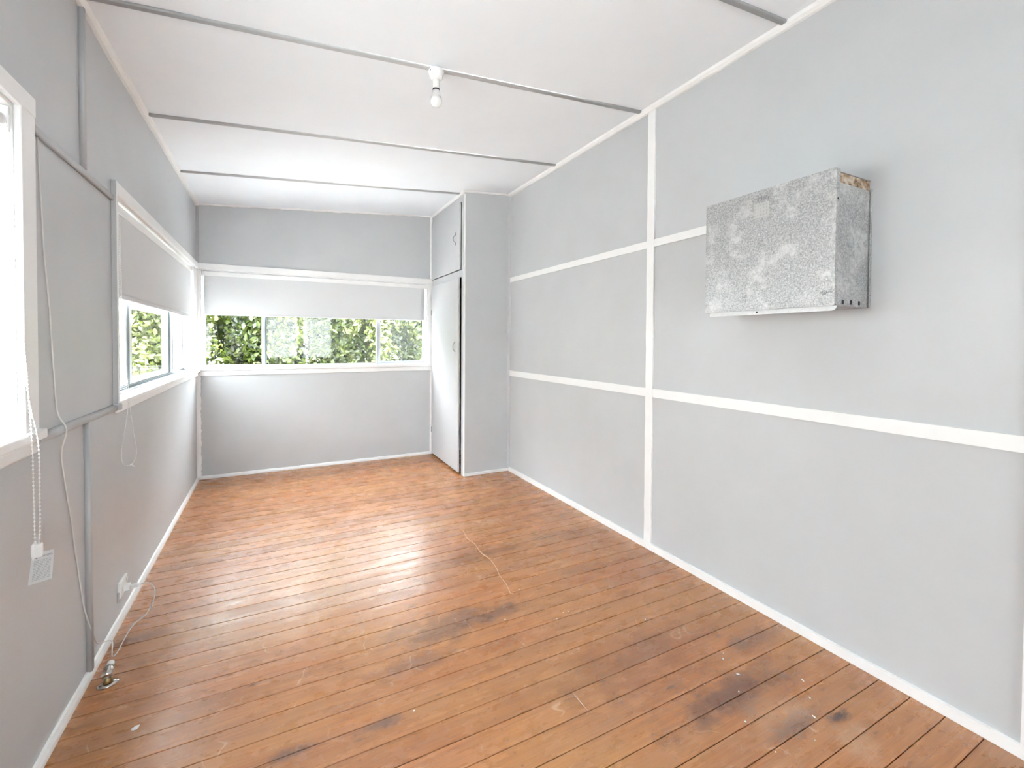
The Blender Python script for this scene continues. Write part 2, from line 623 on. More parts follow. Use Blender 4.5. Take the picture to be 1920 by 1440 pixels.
bm = bmesh.new()
wall_x(bm, YB, YB + T, ((XL, WB[0], 0, None), (WB[0], WB[1], 0, WB[2]), (WB[0], WB[1], WB[3], None), (WB[1], XR + T, 0, None)))
struct(obj('wall_back', bm, M_WALL), 'grey painted back wall above and below the wide window', 'wall')
bm = bmesh.new()
wall_x(bm, YR - T, YR, ((XL, DR[0], 0, None), (DR[0], DR[1], DR[2], None), (DR[1], XR + T, 0, None)))
struct(obj('wall_rear', bm, M_WALL), 'grey painted rear wall behind the viewer', 'wall')
bm = bmesh.new()
bx(bm, XR, XR + T, YR, YB, 0, zc(XR) - .001)
struct(obj('wall_right', bm, M_WALL), 'long pale grey right wall divided by white cover strips', 'wall')


# ------------------------------------------------------------------ baseboards, cover strips, cornices
def strip(name, mat, p0, p1, wdir, wid, ddir, dep, jit=0.0, n=40, label='', bev=0.0, cut=False):
    """a moulding from p0 to p1; wid along wdir, dep along ddir, with an uneven painted edge"""
    p0, p1, wdir, ddir = Vector(p0), Vector(p1), Vector(wdir), Vector(ddir)
    bm = bmesh.new()
    rings = []
    for i in range(n + 1):
        t = i / n
        p = p0.lerp(p1, t)
        j = jit * (noise.noise((t * 31 + len(name) * 3.1, p0.x * 5 + wid * 90, p0.z)) + 0.8 * noise.noise((t * 97, p0.y, 4.0)))
        w2 = wid + j
        cs = [p, p + ddir * dep, p + ddir * dep + wdir * w2 * (0.25 if cut else 1), p + ddir * dep * (0.25 if cut else 1) + wdir * w2] if cut else \
             [p, p + ddir * dep, p + ddir * dep + wdir * w2, p + wdir * w2]
        if cut:
            cs = [p, p + ddir * dep, p + ddir * dep * 0.92 + wdir * w2 * 0.5, p + ddir * dep * 0.5 + wdir * w2 * 0.92, p + wdir * w2]
        rings.append([bm.verts.new(c) for c in cs])
    m = len(rings[0])
    for a, b in zip(rings, rings[1:]):
        for k in range(m):
            bm.faces.new((a[k], a[(k + 1) % m], b[(k + 1) % m], b[k]))
    bm.faces.new(rings[0])
    bm.faces.new(rings[-1][::-1])
    return struct(obj(name, bm, mat), label, 'trim')


UP, DN = (0, 0, 1), (0, 0, -1)
strip('baseboard_left', M_TRIM, (XL, YR, 0), (XL, YB, 0), UP, .034, (1, 0, 0), .016, .004, 120, 'narrow white quad moulding along foot of left wall', cut=True)
strip('baseboard_back', M_TRIM, (XL, YB, 0), (CS, YB, 0), UP, .030, (0, -1, 0), .016, .003, 50, 'narrow white quad moulding along foot of back wall', cut=True)
strip('baseboard_right', M_TRIM, (XR, YR, 0), (XR, CF, 0), UP, .042, (-1, 0, 0), .014, .002, 90, 'white skirting strip along foot of right wall')
strip('baseboard_rear', M_TRIM, (XL, YR, 0), (XR, YR, 0), UP, .034, (0, 1, 0), .016, .002, 20, 'white skirting along foot of the rear wall', cut=True)

tn = [0]
def trim(mat, p0, p1, wdir, wid, ddir, dep, jit=0.0, n=30, label='', cut=False):
    tn[0] += 1
    return strip('trim_%d' % tn[0], mat, p0, p1, wdir, wid, ddir, dep, jit, n, label, cut=cut)


# cornices
cs_ = Vector((1, 0, SL)).normalized()
trim(M_TRIM, (XL, YR, ZL), (XL, YB, ZL), DN, .020, cs_, .030, .010, 160, 'ragged white cornice between left wall and ceiling', True)
trim(M_TRIM, (XR, YR, zc(XR)), (XR, CF, zc(XR)), DN, .032, -cs_, .032, .005, 90, 'white cornice between right wall and ceiling', True)
trim(M_TRIM, (XL, YB, ZL), (CS, YB, zc(CS)), DN, .012, (0, -1, 0), .020, .007, 60, 'thin white cornice line above back wall', True)
trim(M_TRIM, (CS, CF, zc(CS)), (CS, YB, zc(CS)), DN, .026, (-1, 0, 0), .020, .003, 30, 'white cornice over the cupboard doors', True)
trim(M_TRIM, (CS - .02, CF, zc(CS - .02)), (XR, CF, zc(XR)), DN, .014, (0, -1, 0), .014, .003, 20, 'thin white cornice over cupboard end panel', True)
trim(M_TRIM, (XL, YR, ZL), (XR, YR, zc(XR)), DN, .03, (0, 1, 0), .03, .002, 20, 'white cornice over the rear wall', True)
# right wall cover strips
trim(M_TRIM, (XR, 2.162, .03), (XR, 2.162, zc(XR) - .01), (0, 1, 0), .060, (-1, 0, 0), .012, .003, 60, 'white upright cover strip in middle of right wall')
trim(M_TRIM, (XR, .455, .03), (XR, .455, zc(XR) - .01), (0, 1, 0), .064, (-1, 0, 0), .012, .001, 20, 'white upright cover strip at near end of right wall')
trim(M_TRIM, (XR, .52, .996), (XR, CF, .992), UP, .054, (-1, 0, 0), .010, .0015, 60, 'lower white horizontal cover strip on right wall')
trim(M_TRIM, (XR, 1.50, 1.960), (XR, CF, 1.957), UP, .047, (-1, 0, 0), .010, .0015, 40, 'upper white horizontal cover strip on right wall')
# corner beads
trim(M_TRIM, (XL, YB, .03), (XL, YB, 1.01), (1, 0, 0), .030, (0, -1, 0), .030, .006, 60, 'ragged white corner bead below windows, left and back walls', True)
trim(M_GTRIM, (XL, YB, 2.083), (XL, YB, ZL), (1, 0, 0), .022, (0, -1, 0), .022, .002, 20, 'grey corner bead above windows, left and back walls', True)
trim(M_TRIM, (CS, YB, .03), (CS, YB, 1.0), (-1, 0, 0), .022, (0, -1, 0), .022, .001, 20, 'white corner bead below window beside cupboard', True)
trim(M_TRIM, (CS, YB, 2.083), (CS, YB, zc(CS)), (-1, 0, 0), .022, (0, -1, 0), .022, .001, 20, 'white corner bead above window beside cupboard', True)
trim(M_CLOSET, (XR, CF, .03), (XR, CF, zc(XR) - .01), (-1, 0, 0), .026, (0, -1, 0), .026, .001, 30, 'pale corner bead between cupboard and right wall', True)


def half_round(mat, p0, p1, nrm, wid, dep, label, n=12, sq=0.35):
    """a D-section cover batten from p0 to p1 standing out along nrm"""
    tn[0] += 1
    p0, p1, nrm = Vector(p0), Vector(p1), Vector(nrm)
    t = (p1 - p0).normalized()
    s = t.cross(nrm)
    bm = bmesh.new()
    rings = []
    for p in (p0, p1):
        ring = []
        for k in range(n + 1):
            a = math.pi * k / n
            cx = math.copysign(abs(math.cos(a)) ** sq, math.cos(a))
            ring.append(bm.verts.new(p + s * cx * wid / 2 + nrm * dep * max(0.0, math.sin(a)) ** sq))
        rings.append(ring)
    for k in range(n):
        f = bm.faces.new((rings[0][k], rings[0][k + 1], rings[1][k + 1], rings[1][k]))
        f.smooth = True
    bm.faces.new((rings[0][n], rings[0][0], rings[1][0], rings[1][n]))
    bm.faces.new(rings[0][::-1])
    bm.faces.new(rings[1])
    return struct(obj('trim_%d' % tn[0], bm, mat), label, 'trim')


# ceiling battens
for yb_, x0_, x1_, lab in ((1.330, XL, XR, 'nearest cover batten across the ceiling'), (2.279, XL, XR, 'ceiling cover batten passing the lamp holder'),
                           (3.296, XL, XR, 'ceiling cover batten next beyond the lamp holder'), (4.280, XL, CS, 'farthest ceiling batten, ending at the cupboard'),
                           (0.35, XL, XR, 'ceiling batten above the viewer'), (-0.63, XL, XR, 'ceiling batten just behind the viewer'), (-1.63, XL, XR, 'ceiling batten well behind the viewer')):
    half_round(M_CBAT, (x0_ + .022, yb_, zc(x0_ + .022)), (x1_ - .022, yb_, zc(x1_ - .022)), (SL * -1 * -1 * 0 + 0, 0, -1), .030, .011, lab)
# left wall battens
half_round(M_GTRIM, (XL, 2.342, 2.01), (XL, 2.342, ZL - .012), (1, 0, 0), .026, .017, 'grey upright batten on left wall above the rail')
half_round(M_GTRIM, (XL, 2.350, .03), (XL, 2.350, 1.035), (1, 0, 0), .028, .018, 'grey upright batten on left wall below the rail')
half_round(M_GTRIM, (XL, 1.92, 2.000), (XL, 2.712, 1.998), (1, 0, 0), .026, .013, 'upper grey rail between the two left windows')
half_round(M_GTRIM, (XL, 1.92, 1.036), (XL, 2.712, 1.031), (1, 0, 0), .030, .020, 'lower rounded rail between the two left windows', 12, .7)

# ------------------------------------------------------------------ windows
# --- window 1, nearest on the left wall
def bar(bm, x0, x1, y0, y1, z0, z1):
    bx(bm, min(x0, x1), max(x0, x1), min(y0, y1), max(y0, y1), min(z0, z1), max(z0, z1))


w1 = struct(empty('window_1'), 'white framed window nearest the viewer on left wall', 'window')
co = XL + .018
box('casing_side', M_TRIM, XL, co, 1.826, 1.918, 1.06, 2.083, w1, .006, 3)
box('casing_side', M_TRIM, XL, co, 0.62, 0.712, 1.06, 2.083, w1, .006, 3)
box('casing_head', M_TRIM, XL, co + .002, 0.62, 1.918, 2.022, 2.083, w1, .006, 3)
box('jamb', M_TRIM, XL - T, XL + .001, 1.822, 1.8395, W1[2], W1[3], w1)
box('jamb', M_TRIM, XL - T, XL + .001, 0.7005, 0.718, W1[2], W1[3], w1)
box('head', M_TRIM, XL - T, XL + .001, 0.718, 1.822, 2.012, W1[3] - .0005, w1)
box('sill', M_TRIM, XL - T - .03, XL + .032, 0.61, 1.932, 1.040, 1.070, w1, .005, 2)
box('apron', M_TRIM, XL, XL + .020, 0.62, 1.912, 1.000, 1.040, w1, .008, 3)
fx0, fx1 = XL - .105, XL - .080
for nm, a in (('frame_side', (1.790, 1.822, 1.07, 2.012)), ('frame_side', (.718, .75, 1.07, 2.012)), ('frame_rail', (.75, 1.79, 1.07, 1.105)),
              ('frame_rail', (.75, 1.79, 1.975, 2.012)), ('mullion', (1.25, 1.29, 1.105, 1.975))):
    box(nm, M_WSASH, fx0, fx1, a[0], a[1], a[2], a[3], w1, .003, 1)
for a in ((.75, 1.25), (1.29, 1.79)):
    box('pane', M_GLASS, XL - .094, XL - .090, a[0], a[1], 1.105, 1.975, w1)

# --- window 2, in the far corner of the left wall
w2 = struct(empty('window_2'), 'white sliding window in left wall beside the corner', 'window')
jb = box('jamb', M_TRIM, XL - T, XL + .020, 2.706, 2.728, 1.04, 2.083, w2, .002, 1)
box('jamb_shade_face', M_GTRIM, XL, XL + .0195, 2.698, 2.7055, 1.052, 2.083, w2, .002, 1)  # shade on the jamb's near face, put in as a grey strip
box('jamb', M_TRIM, XL - T, XL + .004, 5.045, 5.0595, 1.062, 2.0295, w2)
box('casing_side', M_TRIM, XL, XL + .006, 5.06, YB, 1.06, 2.03, w2)
bm = bmesh.new()
bx(bm, XL, XL + .020, 2.728, YB, 2.024, 2.083)
obj('casing_head', bm, M_TRIM, w2, .006, 3)
box('head', M_TRIM, XL - T, XL + .001, 2.728, 5.045, 2.012, 2.0295, w2)
box('sill', M_TRIM, XL - T - .03, XL + .030, 2.700, YB, 1.040, 1.062, w2, .004, 2)
box('apron', M_TRIM, XL, XL + .014, 2.71, YB, 1.003, 1.040, w2, .006, 3)
box('sill_end', M_GTRIM, XL, XL + .034, 2.688, 2.704, 1.022, 1.052, w2, .003, 1)
# tracks
for i, (xa, m) in enumerate(((-.112, M_DARKALU), (-.098, M_ALU), (-.084, M_DARKALU), (-.070, M_ALU))):
    box('track', m, XL + xa, XL + xa + .012, 2.728, 5.045, 1.062, 1.090 - .006 * i, w2, .001, 1)
box('track', M_ALU, XL - .112, XL - .066, 2.728, 5.045, 1.990, 2.012, w2, .001, 1)
# mullions with dark seals
for ya, yb, m in ((3.26, 3.285, M_ALU), (3.288, 3.330, M_DARKALU), (4.44, 4.478, M_DARKALU), (4.478, 4.545, M_WSASH), (4.548, 4.578, M_DARKALU),
                  (4.955, 4.985, M_WSASH), (4.988, 5.010, M_DARKALU), (5.012, 5.045, M_WSASH), (2.73, 2.80, M_WSASH)):
    box('mullion', m, XL - .106, XL - .078, ya, yb, 1.088, 1.990, w2, .001, 1)
# centre sash, white
for nm, a in (('sash_stile', (3.332, 3.402, 1.088, 1.99)), ('sash_stile', (4.285, 4.438, 1.088, 1.99)), ('sash_rail', (3.402, 4.285, 1.088, 1.122)),
              ('sash_rail', (3.402, 4.285, 1.532, 1.60))):
    box(nm, M_WSASH, XL - .100, XL - .084, a[0], a[1], a[2], a[3], w2, .002, 1)
box('pane', M_GLASS, XL - .094, XL - .090, 3.402, 4.285, 1.122, 1.99, w2)
box('pane', M_GLASS_HAZE, XL - .094, XL - .090, 2.80, 3.26, 1.09, 1.99, w2)
box('pane', M_FROST, XL - .094, XL - .090, 4.578, 4.955, 1.09, 1.99, w2)
bm = bmesh.new()
bx(bm, XL - .078, XL - .060, 4.990, 5.005, 1.30, 1.37)
obj('latch', bm, M_PLASTIC, w2, .005, 2)
bm = bmesh.new()
bx(bm, XL - .045, XL - .020, 5.032, 5.046, 1.30, 1.365)
obj('catch', bm, M_PLASTIC, w2, .005, 2)

# --- window 3, across the back wall
w3 = struct(empty('window_3'), 'wide three pane window across the back wall', 'window')
box('casing_head', M_TRIM, XL, CS, YB - .020, YB, 2.024, 2.083, w3, .006, 3)
box('casing_side', M_TRIM, XL, XL + .028, YB - .016, YB, 1.06, 2.024, w3, .004, 2)
box('casing_side', M_TRIM, 1.602, CS, YB - .016, YB, 1.06, 2.024, w3, .004, 2)
box('jamb', M_TRIM, -.64, -.628, YB - .001, YB + T, 1.085, 2.03, w3)
box('jamb', M_TRIM, 1.592, 1.60, YB - .001, YB + T, 1.085, 2.03, w3)
box('head', M_TRIM, -.628, 1.592, YB - .001, YB + T, 2.016, 2.03, w3)
box('sill', M_TRIM, XL, CS, YB - .030, YB + T + .03, 1.048, 1.078, w3, .004, 2)
box('apron', M_TRIM, XL, CS, YB - .016, YB, 1.000, 1.046, w3, .004, 2)
fy0, fy1 = YB + .050, YB + .085
for nm, m, a in (('frame_side', M_ALU, (-.628, -.612, 1.078, 2.016)), ('frame_side', M_ALU, (1.572, 1.592, 1.078, 2.016)),
                 ('frame_rail', M_ALU, (-.612, 1.572, 1.078, 1.094)), ('frame_rail', M_ALU, (-.612, 1.572, 1.99, 2.016)),
                 ('mullion', M_WSASH, (-.124, -.112, 1.094, 1.99)), ('mullion', M_ALU, (-.112, -.092, 1.094, 1.99)), ('mullion', M_DARKALU, (-.092, -.080, 1.094, 1.99)),
                 ('mullion', M_WSASH, (1.020, 1.030, 1.094, 1.99)), ('mullion', M_ALU, (1.032, 1.066, 1.094, 1.99))):
    box(nm, m, a[0], a[1], fy0, fy1, a[2], a[3], w3, .0015, 1)
for xa, xb, nm in ((-.612, -.124, 'l'), (1.066, 1.572, 'r')):
    zb = 1.102 if nm == 'l' else 1.112
    box('sash_rail', M_ALU if nm == 'r' else M_WSASH, xa, xb, YB + .056, YB + .074, 1.094, zb, w3, .001, 1)
    box('sash_stile', M_WSASH, xa if nm == 'l' else xb - .012, (xa + .010) if nm == 'l' else xb, YB + .056, YB + .074, zb, 1.99, w3, .001, 1)
box('pane', M_GLASS, -.602, -.124, YB + .064, YB + .068, 1.102, 1.99, w3)
box('pane', M_GLASS_DUSTY, -.080, 1.020, YB + .070, YB + .074, 1.094, 1.99, w3)
box('pane', M_GLASS_HAZE, 1.066, 1.560, YB + .064, YB + .068, 1.112, 1.99, w3)

# --- double door added behind the viewer, frosted panes give fill light
dr = struct(empty('added_fill_door'), 'white half-glazed double door added in the rear wall for fill light', 'door')
for nm, a in (('frame_side', (DR[0], DR[0] + .04, 0.001, DR[2])), ('frame_side', (DR[1] - .04, DR[1], 0.001, DR[2])), ('frame_head', (DR[0] + .04, DR[1] - .04, DR[2] - .04, DR[2]))):
    box(nm, M_TRIM, a[0], a[1], YR - T, YR + .01, a[2], a[3], dr, .003, 1)
xm = (DR[0] + DR[1]) / 2
for xa, xb in ((DR[0] + .042, xm - .002), (xm + .002, DR[1] - .042)):
    for nm, a in (('stile', (xa, xa + .07, .01, 2.015)), ('stile', (xb - .07, xb, .01, 2.015)), ('rail', (xa + .07, xb - .07, .01, .16)), ('rail', (xa + .07, xb - .07, 1.94, 2.015))):
        box(nm, M_TRIM, a[0], a[1], YR - .08, YR - .04, a[2], a[3], dr, .002, 1)
    box('panel', M_TRIM, xa + .07, xb - .07, YR - .066, YR - .054, .16, .78, dr)
    box('rail', M_TRIM, xa + .07, xb - .07, YR - .08, YR - .04, .78, .88, dr, .002, 1)
    box('pane', M_FROST_D, xa + .07, xb - .07, YR - .062, YR - .058, .88, 1.94, dr)


# ------------------------------------------------------------------ roller blinds
def beads(pts, r, pitch):
    """beaded chain along a polyline"""
    bm = bmesh.new()
    P = [Vector(p) for p in pts]
    tube(bm, P, r * 0.35, 5)
    carry = 0.0
    for a, b in zip(P, P[1:]):
        L = (b - a).length
        s = carry
        while s < L:
            c = a.lerp(b, s / L)
            bmesh.ops.create_icosphere(bm, subdivisions=1, radius=r, matrix=Matrix.Translation(c))
            s += pitch
        carry = s - L
    for f in bm.faces:
        f.smooth = True
    return bm


def fabric_sheet(origin, udir, width, height, ndir, ripple, seed, nu=48, nv=20):
    bm = bmesh.new()
    o, u, n = Vector(origin), Vector(udir), Vector(ndir)
    V = []
    for j in range(nv + 1):
        row = []
        for i in range(nu + 1):
            s, t = i / nu, j / nv
            d = ripple * t * (noise.noise((s * 3.2 + seed, t * 1.3, seed)) + 0.5 * noise.noise((s * 9, t * 2.5 + seed, 2)))
            row.append(bm.verts.new(o + u * width * s - Vector((0, 0, 1)) * height * t + n * d))
        V.append(row)
    for j in range(nv):
        for i in range(nu):
            f = bm.faces.new((V[j][i], V[j][i + 1], V[j + 1][i + 1], V[j + 1][i]))
            f.smooth = True
    bm.normal_update()
    bmesh.ops.solidify(bm, geom=bm.faces[:], thickness=0.0008)
    return bm


# blind 2 (left wall, corner window)
b2 = tag(empty('roller_blind'), 'half-lowered grey roller blind on the left corner window', 'roller blind')
bxp = XL - .034
bm = bmesh.new()
tube(bm, [(bxp, 2.76, 1.972), (bxp, 5.015, 1.972)], .021, 20)
obj('tube', bm, M_FABRIC, b2)
bm = bmesh.new()
bx(bm, XL - .016, XL - .008, 2.74, 5.025, 1.966, 2.006)
obj('fascia_strip', bm, M_TRIM, b2, .003, 2)
obj('fabric', fabric_sheet((bxp + .021, 2.772, 1.972), (0, 1, 0), 2.235, .402, (1, 0, 0), .004, 3.0), M_FABRIC, b2)
bm = bmesh.new()
bx(bm, bxp + .013, bxp + .027, 2.77, 5.008, 1.548, 1.572)
obj('bottom_rail', bm, M_FABRIC, b2, .005, 2)
for yy in (2.745, 5.030):
    bm = bmesh.new()
    bx(bm, bxp - .022, bxp + .024, yy - .004, yy + .004, 1.946, 2.006)
    obj('bracket', bm, M_PLASTIC, b2, .002, 1)
y_ = 2.80
P = catmull([(XL + .004, y_, 1.95), (XL + .006, y_, 1.6), (XL + .014, y_, 1.313), (XL + .027, y_, 1.133), (XL + .033, y_, 1.06), (XL + .030, y_, .99), (XL + .012, y_, .86),
             (XL + .006, y_, .80), (XL + .010, y_, .752), (XL + .028, y_, .735), (XL + .050, y_, .748), (XL + .063, y_, .80), (XL + .052, y_, .90),
             (XL + .042, y_, .995), (XL + .037, y_, 1.06), (XL + .032, y_, 1.15), (XL + .022, y_, 1.313), (XL + .012, y_, 1.6), (XL + .008, y_, 1.95)], 5)
obj('bead_chain', beads(P, .0029, .0118), M_PLASTIC, b2)
bm = bmesh.new()
tube(bm, [(XL + .040, y_, .742), (XL + .056, y_, .728)], .002, 6)
obj('chain_joiner', bm, M_PLASTIC, b2)

# blind 3 (back wall)
b3 = tag(empty('roller_blind'), 'half-lowered pale roller blind across the back window', 'roller blind')
byp = YB + .022
bm = bmesh.new()
tube(bm, [(-.61, byp, 1.990), (1.575, byp, 1.990)], .020, 20)
obj('tube', bm, M_FABRIC, b3)
bm = bmesh.new()
bx(bm, -.612, 1.578, YB - .004, YB + .002, 1.966, 2.008)
obj('fascia_strip', bm, M_TRIM, b3, .002, 2)
obj('fabric', fabric_sheet((-.605, byp - .020, 1.980), (1, 0, 0), 2.172, .392, (0, -1, 0), .004, 8.0), M_FABRIC, b3)
bm = bmesh.new()
bx(bm, -.606, 1.568, byp - .026, byp - .013, 1.586, 1.606)
obj('bottom_rail', bm, M_FABRIC, b3, .005, 2)
for xx in (-.620, 1.584):
    bm = bmesh.new()
    bx(bm, xx - .004, xx + .004, byp - .024, byp + .020, 1.962, 2.012)
    obj('bracket', bm, M_PLASTIC, b3, .002, 1)
for xx in (-.616, 1.578):
    bm = bmesh.new()
    tube(bm, [(xx, byp - .018, 1.97), (xx, byp - .018, 1.10)], .004, 6)
    obj('guide_wire', bm, M_PLASTIC, b3)
P = catmull([(XL + .016, YB - .034, 1.95), (XL + .016, YB - .034, 1.10), (XL + .014, YB - .036, .9), (XL + .017, YB - .037, .775), (XL + .024, YB - .037, .765), (XL + .031, YB - .037, .775),
             (XL + .028, YB - .036, .9), (XL + .024, YB - .034, 1.10), (XL + .022, YB - .034, 1.95)], 6)
obj('bead_chain', beads(P, .0024, .0118), M_PLASTIC, b3)

# blind 1 (nearest window), rolled up
b1 = tag(empty('roller_blind'), 'white rolled-up blind at head of the nearest left window', 'roller blind')
bp = XL - .026
bm = bmesh.new()
tube(bm, [(bp, .745, 1.960), (bp, 1.775, 1.960)], .026, 20)
obj('tube', bm, M_PLASTIC, b1)
obj('fabric', fabric_sheet((bp - .022, .76, 1.955), (0, 1, 0), .99, .055, (1, 0, 0), .002, 5.0, 30, 4), M_SHEER, b1)
bm = bmesh.new()
bx(bm, bp - .029, bp - .016, 0.758, 1.752, 1.885, 1.905)
obj('bottom_rail', bm, M_PLASTIC, b1, .004, 2)
for yy in (.728, 1.806):
    bm = bmesh.new()
    bx(bm, bp - .026, bp + .026, yy - .003, yy + .010, 1.935, 2.008)
    obj('bracket', bm, M_PLASTIC, b1, .003, 2)
bm = bmesh.new()
lathe(bm, [(.022, 0), (.024, .004), (.024, .014), (.018, .02)], (bp, 1.780, 1.965), 'Y', 20)
obj('chain_wheel', bm, M_PLASTIC, b1)
y_ = 1.80
P = catmull([(XL - .004, y_, 1.96), (XL + .003, y_, 1.81), (XL + .013, y_, 1.60), (XL + .033, y_, 1.219), (XL + .0402, y_, 1.048), (XL + .042, y_, .92), (XL + .0432, y_, .78), (XL + .045, y_, .74)], 6)
P2 = catmull([(XL + .048, y_, .74), (XL + .0542, y_, .78), (XL + .055, y_, .90), (XL + .0535, y_, 1.047), (XL + .0372, y_, 1.157), (XL + .0212, y_, 1.327), (XL - .0048, y_, 1.598), (XL - .0148, y_, 1.777), (XL - .02, y_, 1.96)], 6)
obj('bead_chain', beads(P + P2, .0029, .0118), M_PLASTIC, b1)
bm = bmesh.new()
bx(bm, XL + .036, XL + .060, y_ - .008, y_ + .008, .712, .752)
bx(bm, XL + .039, XL + .045, y_ - .010, y_ + .010, .705, .755)
obj('chain_tensioner', bm, M_PLASTIC, b1, .004, 2)
# warning tag: seen nearly square on, hanging at right angles to the wall
tg = [(XL + .037, y_, .722), (XL + .0842, y_, .728), (XL + .0792, y_, .642), (XL + .0272, y_, .632)]
bm = bmesh.new()
lo = [Vector(p) for p in (tg[3], tg[2], tg[1], tg[0])]
hexa(bm, lo + [p + Vector((0, .0012, 0)) for p in lo])
wt = obj('warning_tag', bm, M_TAG, b1)
wt['label'] = 'milky plastic tag with WARNING print'


def tag_pt(s, t, off=-.0006):
    a = Vector(tg[3]).lerp(Vector(tg[2]), s)
    b = Vector(tg[0]).lerp(Vector(tg[1]), s)
    p = a.lerp(b, t)
    return p + Vector((0, off, 0))


def text_mesh(name, body, mapper, mat, parent, width, height):
    """flat lettering: map the text's own box onto mapper(s, t)"""
    cu = bpy.data.curves.new(name, 'FONT')
    cu.body = body
    cu.size = 1.0
    to = bpy.data.objects.new(name, cu)
    COL.objects.link(to)
    bpy.context.view_layer.update()
    dg = bpy.context.evaluated_depsgraph_get()
    me = bpy.data.meshes.new_from_object(to.evaluated_get(dg))
    bpy.data.objects.remove(to)
    xs = [v.co.x for v in me.vertices]
    ys = [v.co.y for v in me.vertices]
    x0, x1, y0, y1 = min(xs), max(xs), min(ys), max(ys)
    for v in me.vertices:
        v.co = mapper(width[0] + (v.co.x - x0) / (x1 - x0) * (width[1] - width[0]),
                      height[0] + (v.co.y - y0) / (y1 - y0) * (height[1] - height[0]))
    me.materials.clear()
    me.materials.append(mat)
    o = bpy.data.objects.new(name, me)
    COL.objects.link(o)
    o.parent = parent
    return o


text_mesh('lettering', 'WARNING', tag_pt, M_INK, wt, (.34, .96), (.83, .91))
bm = bmesh.new()
v = [bm.verts.new(tag_pt(s, t)) for s, t in ((.12, .82), (.28, .82), (.20, .92))]
bm.faces.new(v)
obj('warning_triangle', bm, M_INK, wt, fix=False)
bm = bmesh.new()
rl = random.Random(3)
for i in range(13):
    t = .74 - i * .052
    s = .14
    while s < .86:
        e = min(.90, s + rl.uniform(.06, .16))
        v = [bm.verts.new(tag_pt(a, b)) for a, b in ((s, t - .009), (e, t - .009), (e, t + .012), (s, t + .012))]
        bm.faces.new(v)
        s = e + .025
obj('small_print', bm, M_GREYINK, wt, fix=False)

# ------------------------------------------------------------------ built-in cupboard
cu = tag(empty('cupboard'), 'tall pale grey built-in cupboard in corner by right wall', 'cupboard')
bm = bmesh.new()
wall_x(bm, CF, CF + .018, ((CS, XR - .001, 0.002, None),))
obj('end_panel', bm, M_WALL, cu)
bm = bmesh.new()
CF2 = CF + .018
hexa(bm, [(CS, CF2, .002), (CS + .03, CF2, .002), (CS + .03, 4.262, .002), (CS, 4.262, .002),
          (CS, CF2, zc(CS) - .001), (CS + .03, CF2, zc(CS + .03) - .001), (CS + .03, 4.262, zc(CS + .03) - .001), (CS, 4.262, zc(CS) - .001)])
obj('front_stile', bm, M_CLOSET, cu)
bm = bmesh.new()
bx(bm, CS - .002, CS + .012, CF - .004, CF + .012, .002, zc(CS) - .03)
obj('corner_bead', bm, M_TRIM, cu, .003, 2)
bm = bmesh.new()
bx(bm, CS, CS + .03, 5.20, YB, .002, zc(CS) - .001)
obj('back_stile', bm, M_CLOSET, cu)
box('middle_rail', M_CLOSET, CS, CS + .03, 4.262, 5.20, 1.992, 2.062, cu)
box('top_rail', M_CLOSET, CS, CS + .03, 4.262, 5.20, 2.738, zc(CS) - .001, cu)
box('back_panel', M_GAPDARK, CS + .40, CS + .41, CF + .02, YB - .002, .01, 2.75, cu)
box('shelf', M_GAPDARK, CS + .031, CS + .399, CF + .02, YB - .002, 2.00, 2.03, cu)
box('plinth_moulding', M_TRIM, CS, XR - .016, CF - .014, CF, .001, .030, cu, .003, 2)


def leaf_door(y_far, y_near, z0, z1, ang, label):
    """door hinged at the far edge, swung out a little into the room"""
    L = y_far - y_near
    bm = bmesh.new()
    bx(bm, -.018, 0, -L, 0, z0, z1)
    d = obj('door', bm, M_CLOSET, cu, .0015, 1)
    d.location = (CS + .004, y_far, 0)
    d.rotation_euler = (0, 0, -math.radians(ang))
    d['label'] = label
    return d


d1 = leaf_door(5.192, 4.286, .022, 1.988, 0.8, 'tall lower cupboard door, slightly ajar')
d2 = leaf_door(5.192, 4.268, 2.068, 2.732, 0.5, 'small upper cupboard door')


def pull(parent, y, z0, z1, ornate):
    bm = bmesh.new()
    zm = (z0 + z1) / 2
    n = 14
    pts = []
    for i in range(n + 1):
        t = i / n
        pts.append((-.018 - .026 * math.sin(math.pi * t) ** 0.7, y, z0 + (z1 - z0) * t))
    tube(bm, pts, .0042, 8)
    for z in (z0, z1):
        lathe(bm, [(.0095, 0), (.0095, .003), (.005, .006)], (-.018, y, z), 'X', 12)
    if ornate:
        for z, s in ((z0 - .012, -1), (z1 + .012, 1)):
            bx(bm, -.022, -.018, y - .011, y + .011, z - .012, z + .012)
        lathe(bm, [(.003, -.018), (.0065, -.006), (.0065, .006), (.003, .018)], (-.044, y, zm), 'Z', 10)
    bmesh.ops.transform(bm, matrix=Matrix.Identity(4), verts=bm.verts[:])
    o = obj('handle', bm, M_PEWTER, parent)
    o['label'] = 'bowed metal pull handle'
    return o


pull(d1, -(5.192 - 4.372), 1.240, 1.340, False)
pull(d2, -(5.192 - 4.382), 2.350, 2.430, True)
for z in (.30, 1.68):
    bm = bmesh.new()
    tube(bm, [(-.021, -.004, z - .03), (-.021, -.004, z + .03)], .005, 8)
    obj('hinge', bm, M_PEWTER, d1)

